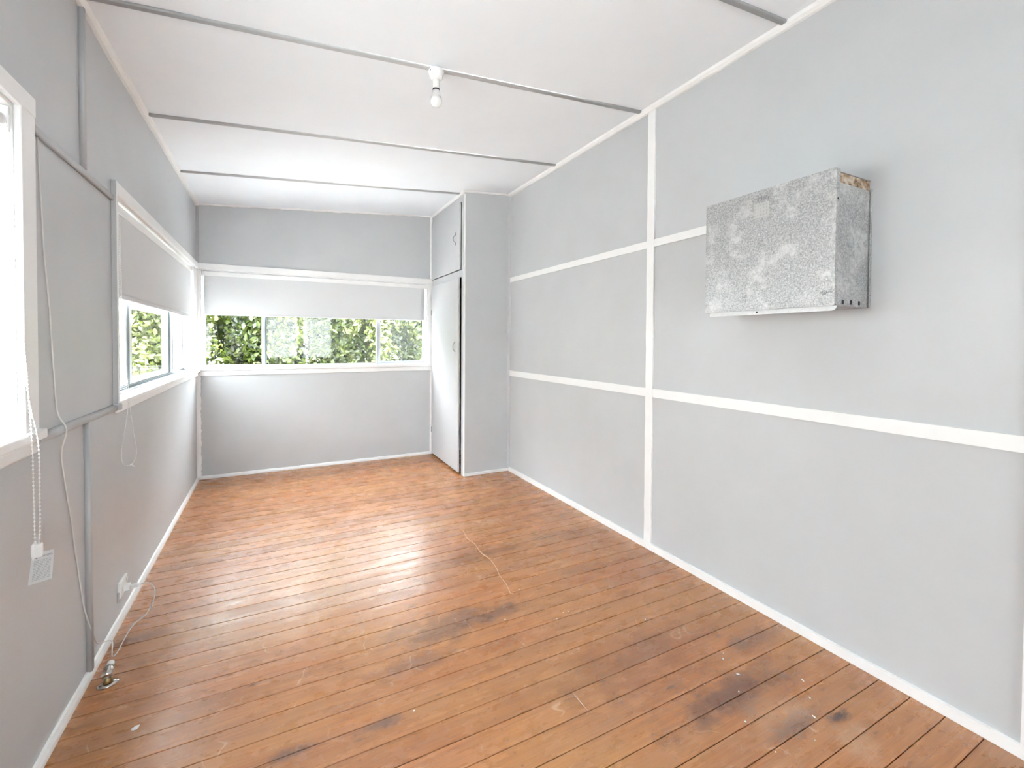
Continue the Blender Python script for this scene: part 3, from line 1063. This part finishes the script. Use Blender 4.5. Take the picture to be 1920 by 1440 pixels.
# ------------------------------------------------------------------ galvanised box on the right wall
hb = tag(empty('metal_hood'), 'galvanised sheet metal box mounted high on the right wall', 'metal hood')
HX, HY0, HY1, HZ0, HZ1 = XR - .266, .970, 1.556, 1.496, 2.020
box('front_sheet', M_GALV, HX, HX + .0016, HY0 - .001, HY1, HZ0, HZ1, hb)
box('front_flange', M_GALV, HX + .0016, HX + .026, HY0 - .001, HY0 + .001, HZ0 + .004, HZ1 - .004, hb)
box('side_sheet', M_GALV, HX + .02, XR - .001, HY0 + .004, HY0 + .006, HZ0, HZ1 - .052, hb)
box('side_sheet', M_GALV, HX + .0016, XR - .001, HY1 - .003, HY1 - .001, HZ0, HZ1, hb)
# stained strip at the top of the near side, bent down over the sheet
box('stained_edge', M_RUST, HX + .03, XR - .001, HY0 + .010, HY0 + .014, HZ1 - .060, HZ1 - .008, hb)
bm = bmesh.new()
bx(bm, HX + .0016, XR - .001, HY0 + .006, HY1 - .003, HZ1 - .010, HZ1 - .008)
obj('top_sheet', bm, M_GALV, hb)
box('wall_flange', M_GALV, XR - .014, XR - .0005, HY0 - .001, HY0 + .002, HZ0 - .002, HZ1 - .045, hb)
# bottom lip, light caught by its tilt put into the pale colour
bm = bmesh.new()
zl0, zl1 = HZ0 - .022, HZ0 - .002
ya, yb_ = HY0 - .006, HY1 - .024
pts = [(ya, zl1), (ya, zl0 + .010), (ya + .004, zl0 + .003), (ya + .012, zl0), (yb_ - .012, zl0), (yb_ - .004, zl0 + .003), (yb_, zl0 + .010), (yb_, zl1)]
fr = [bm.verts.new((HX + .008 + (z - zl1) * .45, y, z)) for y, z in pts]
bk = [bm.verts.new((HX + .0096 + (z - zl1) * .45, y, z)) for y, z in pts]
bm.faces.new(fr)
bm.faces.new(bk[::-1])
for i in range(len(pts)):
    j = (i + 1) % len(pts)
    bm.faces.new((fr[i], bk[i], bk[j], fr[j]))
obj('bottom_lip', bm, paint('lit_lip_zinc', (0.74, 0.74, 0.735), .4, .06, .5, 0, 60), hb)
box('bottom_sheet', M_GALV, HX + .0036, XR - .001, HY0 + .006, HY1 - .003, HZ0 - .002, HZ0, hb)
for y, z, xx in ((1.285, HZ0 - .012, HX + .0022),):
    bm = bmesh.new()
    lathe(bm, [(.0042, 0), (.0042, .002)], (xx, y, z), 'X', 12)
    obj('screw_hole', bm, M_BLACK, hb)
for xo in (.060, .118, .180):
    bm = bmesh.new()
    bx(bm, HX + xo, HX + xo + .014, HY0 + .0025, HY0 + .0045, HZ0 + .006, HZ0 + .022)
    obj('vent_slot', bm, M_BLACK, hb, .001, 1)
bm = bmesh.new()
lathe(bm, [(.004, 0), (.004, .002)], (HX + .012, HY0 - .0025, HZ1 - .118), 'Y', 10)
obj('screw_hole', bm, M_BLACK, hb)
# faded sticker and its print
def hood_pt(s, t, off=.0007):
    return Vector((HX - off, 1.305 - s * .075, 1.900 + t * .095))
bm = bmesh.new()
lo = [hood_pt(*q, .0004) for q in ((.0, 0), (.95, 0), (.95, .66), (.0, .66))]
hexa(bm, lo + [p + Vector((.0006, 0, 0)) for p in lo])
st = obj('faded_sticker', bm, paint('faded_sticker_paper', (0.50, 0.50, 0.485), 0.6, .08, .3, 0, 40), hb)
st['label'] = 'faded square sticker, print worn away'
bm = bmesh.new()
rs = random.Random(5)
for i in range(7):
    s = .12 + i * .125
    h = rs.uniform(.12, .22)
    v = [bm.verts.new(hood_pt(*q)) for q in ((s, .76), (s + .035, .76), (s + .035, .76 + h), (s, .76 + h))]
    bm.faces.new(v)
for i in range(5):
    for j in range(4):
        s, t = .08 + i * .18, .08 + j * .15
        v = [bm.verts.new(hood_pt(*q)) for q in ((s, t), (s + .02, t), (s + .02, t + .07), (s, t + .07))]
        bm.faces.new(v)
obj('worn_print', bm, M_INK, hb, fix=False)
# pencil scribbles
def scrib(pts, r=.0009):
    bm = bmesh.new()
    tube(bm, catmull([(HX - .0005, y, z) for y, z in pts], 5), r, 5)
    obj('pencil_mark', bm, M_INK, hb)
c0 = (1.006, 1.546)
scrib([(c0[0] + .009 * math.cos(a), c0[1] + .007 * math.sin(a)) for a in [k * .7 for k in range(10)]])
scrib([(1.018, 1.546), (.994, 1.546), (.986, 1.549), (.980, 1.543), (.976, 1.548)])
scrib([(1.006, 1.555), (1.006, 1.537)])
scrib([(1.349, 1.540), (1.342, 1.553), (1.336, 1.566), (1.334, 1.560)])
scrib([(1.356, 1.558), (1.340, 1.552), (1.330, 1.556)])
scrib([(1.340, 1.548), (1.338, 1.532)])
settle(hb, (XR, 1.263, HZ0))

# ------------------------------------------------------------------ lamp holder and bulb on the ceiling batten
LX, LY = .742, 2.279
LZ = zc(LX) - .008
lh = tag(empty('lamp_holder'), 'white batten lamp holder on ceiling, in the middle of the room', 'lamp holder')
bm = bmesh.new()
lathe(bm, [(.036, 0), (.040, -.004), (.040, -.018), (.037, -.024), (.034, -.026), (.034, -.036), (.029, -.044), (.020, -.050)], (LX, LY, LZ), 'Z', 32)
obj('base', bm, M_PLASTIC, lh)
bm = bmesh.new()
lathe(bm, [(.019, -.046), (.0175, -.052), (.0170, -.088), (.018, -.090), (.018, -.096)], (LX, LY, LZ), 'Z', 28)
obj('socket', bm, M_PLASTIC, lh)
bm = bmesh.new()
lathe(bm, [(.0150, -.096), (.0180, -.0965), (.0180, -.1015), (.0150, -.102)], (LX, LY, LZ), 'Z', 28)
obj('gap_ring', bm, M_BLACK, lh)
for a in (.4, 2.6):
    bm = bmesh.new()
    tube(bm, [(LX + .0385 * math.cos(a), LY - .030 * abs(math.sin(a)), LZ - .016), (LX + .0425 * math.cos(a), LY - .033 * abs(math.sin(a)), LZ - .016)], .003, 8)
    obj('screw', bm, M_BLACK, lh)
settle(lh, (LX, LY, LZ))
lb = tag(empty('light_bulb'), 'unlit white light bulb hanging from the ceiling lamp holder', 'light bulb')
bm = bmesh.new()
lathe(bm, [(.0140, -.1020), (.0165, -.1025), (.0185, -.112), (.0245, -.132), (.0265, -.137)], (LX, LY, LZ), 'Z', 28)
obj('bulb_neck', bm, paint('bulb_collar', (0.70, 0.70, 0.70), .4, .01, .4, 0), lb)
bm = bmesh.new()
pr = [(.0262, -.137)]
for k in range(1, 13):
    a = -0.15 + (math.pi / 2 + .15) * k / 12
    pr.append((max(.0006, .0302 * math.cos(a)), -.160 - .0302 * math.sin(a)))
lathe(bm, pr, (LX, LY, LZ), 'Z', 28)
obj('bulb_globe', bm, paint('opal_globe', (0.85, 0.85, 0.85), .25, .01, .5, 0), lb)
settle(lb, (LX, LY, LZ - .102))

# ------------------------------------------------------------------ power point, plug and cord, door stop, floor litter
pp = tag(empty('power_point'), 'white wall socket low on the left wall', 'power point')
box('plate', M_PLASTIC, XL, XL + .012, 2.735, 2.850, .118, .192, pp, .003, 2)
box('mounting_block', M_GTRIM, XL, XL + .008, 2.728, 2.757, .102, .150, pp, .002, 1)
box('switch', M_PLASTIC, XL + .012, XL + .016, 2.830, 2.840, .160, .176, pp, .001, 1)
settle(pp, (XL, 2.79, .118))
pc = tag(empty('charger_cable'), 'white plug and thin cord running from wall socket to window', 'cord')
bm = bmesh.new()
bx(bm, XL + .0125, XL + .038, 2.768, 2.802, .136, .164)
bx(bm, XL + .036, XL + .072, 2.774, 2.796, .141, .157)
obj('plug', bm, M_PLASTIC, pc, .004, 2)
cw = XL + .004
P = [(XL + .074, 2.785, .149), (XL + .105, 2.79, .148), (XL + .130, 2.79, .112), (XL + .128, 2.77, .060), (XL + .105, 2.74, .016), (XL + .072, 2.70, .005), (XL + .062, 2.62, .0035), (XL + .060, 2.52, .0035),
     (XL + .058, 2.475, .0035), (XL + .048, 2.462, .0035), (XL + .038, 2.50, .006), (XL + .028, 2.545, .020), (XL + .021, 2.52, .045), (cw + .004, 2.44, .085), (cw + .010, 2.365, .165), (cw + .010, 2.335, .21), (cw, 2.310, .30),
     (cw, 2.282, .381), (cw, 2.213, .614), (cw, 2.19, .70), (cw, 2.14, .851), (cw, 2.118, .95), (cw + .018, 2.10, 1.02), (cw + .018, 2.094, 1.05), (cw, 2.088, 1.10), (cw, 2.065, 1.233), (cw, 2.05, 1.36),
     (cw, 2.033, 1.482), (cw, 2.005, 1.62), (cw, 1.991, 1.751), (cw, 1.975, 1.90), (cw, 1.968, 1.985)]
rj = random.Random(9)
bm = bmesh.new()
tube(bm, catmull(P, 7), .0024, 7)
obj('cable', bm, M_CORD, pc)
settle(pc, (XL + .02, 2.78, .136))

ds = tag(empty('door_stop'), 'chrome door stop with oval foot on floor by left wall', 'door stop')
dx, dy = -.585, 2.272
bm = bmesh.new()
lathe(bm, [(.033, 0), (.034, .002), (.031, .005), (.016, .008)], (0, 0, 0), 'Z', 28)
for v in bm.verts:
    v.co.x *= 1.0
    v.co.y *= 0.72
bmesh.ops.rotate(bm, verts=bm.verts[:], cent=(0, 0, 0), matrix=Matrix.Rotation(.35, 3, 'Z'))
bmesh.ops.translate(bm, verts=bm.verts[:], vec=(dx, dy, .0005))
obj('foot', bm, M_CHROME, ds)
for s in (-1, 1):
    bm = bmesh.new()
    lathe(bm, [(.0042, 0), (.0042, .0015)], (dx + s * .024 * math.cos(.35), dy + s * .024 * math.sin(.35), .0052), 'Z', 10)
    obj('screw_hole', bm, M_BLACK, ds)
bm = bmesh.new()
tube(bm, [(dx, dy, .006), (dx - .002, dy + .004, .018), (dx - .003, dy + .008, .030), (dx - .004, dy + .010, .040)], [.017, .012, .012, .015], 20)
obj('stem', bm, M_BRASS, ds)
ax0 = Vector((dx - .004, dy - .006, .036))
axd = Vector((.0, .95, .28)).normalized()
bm = bmesh.new()
tube(bm, [ax0 - axd * .002, ax0, ax0 + axd * .004, ax0 + axd * .040, ax0 + axd * .044], [.008, .0150, .0165, .0165, .0145], 22)
obj('barrel', bm, M_CHROME, ds)
bm = bmesh.new()
tube(bm, [ax0 + axd * .036, ax0 + axd * .040], [.0175, .0175], 22)
obj('collar', bm, M_PEWTER, ds)
bm = bmesh.new()
tube(bm, [ax0 + axd * .043, ax0 + axd * .062, ax0 + axd * .066], [.0120, .0120, .0100], 20)
obj('buffer_tip', bm, M_PLASTIC, ds)
settle(ds, (dx, dy, 0))

P = [(1.172, 3.03), (1.178, 2.985), (1.158, 2.86), (1.170, 2.76), (1.158, 2.62), (1.172, 2.52), (1.160, 2.40), (1.140, 2.32), (1.132, 2.22), (1.112, 2.13), (1.125, 2.118)]
bm = bmesh.new()
tube(bm, catmull([(x, y, .0018) for x, y in P], 6), .0018, 6)
tag(obj('thread', bm, paint('pale_string', (0.78, 0.55, 0.38), .7, .05, .2, 0), None), 'pale wavy thread lying on the floorboards', 'thread')


def fleck(x, y, r, sx, rot, seed):
    bm = bmesh.new()
    rr = random.Random(seed)
    n = 9
    top = []
    bot = []
    for k in range(n):
        a = 2 * math.pi * k / n
        q = r * rr.uniform(.6, 1.15)
        p = Matrix.Rotation(rot, 3, 'Z') @ Vector((q * math.cos(a) * sx, q * math.sin(a), 0))
        bot.append(bm.verts.new((x + p.x, y + p.y, .0003)))
        top.append(bm.verts.new((x + p.x * .85, y + p.y * .85, .0018)))
    bm.faces.new(top)
    bm.faces.new(bot[::-1])
    for k in range(n):
        bm.faces.new((bot[k], bot[(k + 1) % n], top[(k + 1) % n], top[k]))
    return obj('paint_fleck', bm, M_TRIM)


FL = [(-.436, 1.972, .011, 1.4, .3, 'largest white paint fleck, near the left wall')]
tag(fleck(*FL[0][:5], 1), FL[0][5], 'paint fleck')
rf = random.Random(21)
spots = [(.45, 1.60), (1.26, 1.85), (1.22, 1.83), (1.30, 1.86), (1.17, 1.60), (1.45, 1.55), (1.60, 1.62), (1.72, 1.30), (1.66, 1.19), (1.58, 1.12), (1.86, 1.05),
         (1.80, .98), (1.73, .93), (1.48, 1.02), (1.62, .86), (1.45, .90), (1.18, 2.13), (.98, 1.93), (1.68, 1.27), (1.50, 1.20)]
for i, (x, y) in enumerate(spots):
    tag(fleck(x + rf.uniform(-.01, .01), y + rf.uniform(-.01, .01), rf.uniform(.0022, .0042), rf.uniform(1, 2.2), rf.uniform(0, 3), 30 + i),
        'tiny pale paint fleck on the boards towards the right wall', 'paint fleck', 'paint flecks scattered on the floor')

# ------------------------------------------------------------------ garden
bm = bmesh.new()
bx(bm, -14, 14, -14, 18, -.75, -.70)
struct(obj('ground', bm, M_GROUND), 'ground outside the house', 'ground')


bm = bmesh.new()
bx(bm, -4.75, -4.60, -6.0, 6.6, -.70, 2.70)  # added wall, cuts low sky light from window 1 onto the right wall
bx(bm, -4.80, -4.55, -6.05, 6.65, 2.70, 2.78)
tag(obj('light_cut_wall', bm, paint('pale_render', (0.72, 0.72, 0.70), .85, .05, .2, .3, 4)), 'pale rendered wall added outside the nearest left window to cut light on right wall', 'added wall')


def shrub(x, y, rx, ry, h, n, tone, seed, label):
    root = tag(empty('hedge_shrub'), label, 'shrub', 'leafy shrubs of the hedge outside the windows')
    rng = np.random.default_rng(seed)
    z0 = -.70
    # clumpy crown: points in lobes
    nl = 90
    lob = rng.uniform(-.96, .96, size=(nl, 3))
    lob[:, 2] = rng.uniform(-.9, .9, nl)
    lr = rng.uniform(.24, .40, nl)
    ltone = rng.uniform(-.22, .22, nl)
    li = rng.integers(0, nl, n)
    d = rng.normal(size=(n, 3))
    d /= np.linalg.norm(d, axis=1)[:, None]
    rad = rng.uniform(.35, 1.0, n) ** .5
    c = lob[li] + d * (lr[li] * rad)[:, None]
    scale = np.array([rx, ry, h / 2 * .92])
    ctr = c * scale + np.array([x, y, z0 + h / 2 + .1])
    lim = rx + .01
    ctr[:, 0] = x + np.where(np.abs(ctr[:, 0] - x) > lim, np.sign(ctr[:, 0] - x) * (2 * lim - np.abs(ctr[:, 0] - x)), ctr[:, 0] - x)
    ctr[:, 2] = np.maximum(ctr[:, 2], z0 + .05)
    nrm = d + np.array([0, 0, .5]) + rng.normal(scale=.55, size=(n, 3))
    nrm /= np.linalg.norm(nrm, axis=1)[:, None]
    t = np.cross(nrm, rng.normal(size=(n, 3)))
    t /= np.linalg.norm(t, axis=1)[:, None]
    b = np.cross(nrm, t)
    ln = rng.uniform(.035, .062, n)[:, None]
    wd = ln * rng.uniform(.42, .6, n)[:, None]
    fold = nrm * (wd * .35)
    V = np.empty((n, 4, 3))
    V[:, 0] = ctr - t * ln
    V[:, 1] = ctr + b * wd + fold
    V[:, 2] = ctr + t * ln - nrm * (ln * .25)
    V[:, 3] = ctr - b * wd + fold
    tv = np.clip(tone + ltone[li] + rng.normal(scale=.17, size=n), 0, 1)
    me = bpy.data.meshes.new('foliage')
    me.vertices.add(n * 4)
    me.vertices.foreach_set('co', V.reshape(-1))
    idx = (np.arange(n)[:, None] * 4 + np.array([0, 1, 2, 0, 2, 3])[None]).reshape(-1)
    me.loops.add(n * 6)
    me.loops.foreach_set('vertex_index', idx.astype(np.int32))
    me.polygons.add(n * 2)
    me.polygons.foreach_set('loop_start', (np.arange(n * 2) * 3).astype(np.int32))
    at = me.attributes.new('leaf_tone', 'FLOAT', 'POINT')
    at.data.foreach_set('value', np.repeat(tv, 4).astype(np.float32))
    me.update(calc_edges=True)
    me.materials.append(M_LEAF)
    o = bpy.data.objects.new('foliage', me)
    COL.objects.link(o)
    o.parent = root
    o['kind'] = 'stuff'
    rr = random.Random(seed)
    for k in range(5):
        bm = bmesh.new()
        a = rr.uniform(0, 6.28)
        e = Vector((x + rx * .6 * math.cos(a), y + ry * .5 * math.sin(a), z0 + h * rr.uniform(.55, .8)))
        s = Vector((x + .06 * math.cos(a), y + .06 * math.sin(a), z0))
        mid = s.lerp(e, .5) + Vector((rr.uniform(-.12, .12), rr.uniform(-.12, .12), .1))
        tube(bm, catmull([s, mid, e], 5), [.030 - .0022 * q for q in range(11)], 7)
        obj('branch', bm, M_BARK, root)
    settle(root, (x, y, z0))


for i, (x, y, rx, ry, h, n, tone, lab) in enumerate((
        (-4.50, 8.6, .67, .62, 3.6, 14000, .62, 'yellow-green shrub at far left end of the hedge'),
        (-3.08, 8.7, .67, .62, 3.7, 18000, .68, 'bright yellow-green shrub filling the left corner window'),
        (-1.66, 8.5, .67, .62, 3.6, 18000, .85, 'yellow-green shrub between left corner window and back window'),
        (-0.24, 8.5, .67, .62, 3.6, 20000, .52, 'shrub with deep green gaps behind left pane of back window'),
        (1.18, 8.5, .67, .62, 3.7, 20000, .66, 'pale glossy shrub behind the wide middle pane'),
        (2.60, 8.5, .67, .62, 3.6, 20000, .60, 'green shrub behind the hazy right pane of back window'),
        (4.10, 8.6, .67, .62, 3.6, 12000, .52, 'green shrub beyond the cupboard at right end of hedge'),
        (-4.1, 10.6, 1.09, .7, 4.6, 16000, .30, 'tall dark shrub behind the left end of the hedge'),
        (-1.8, 10.6, 1.09, .7, 4.6, 16000, .30, 'tall dark shrub behind the two yellow-green shrubs by the left window'),
        (0.5, 10.6, 1.09, .7, 4.6, 16000, .25, 'tall dark shrub behind the middle of the hedge'),
        (2.8, 10.6, 1.09, .7, 4.6, 16000, .35, 'tall dark shrub behind the shrub of the hazy pane'),
        (5.1, 10.6, 1.09, .7, 4.6, 16000, .30, 'tall dark shrub behind the right end of the hedge'))):
    shrub(x, y, rx, ry, h, n, tone, 100 + i, lab)
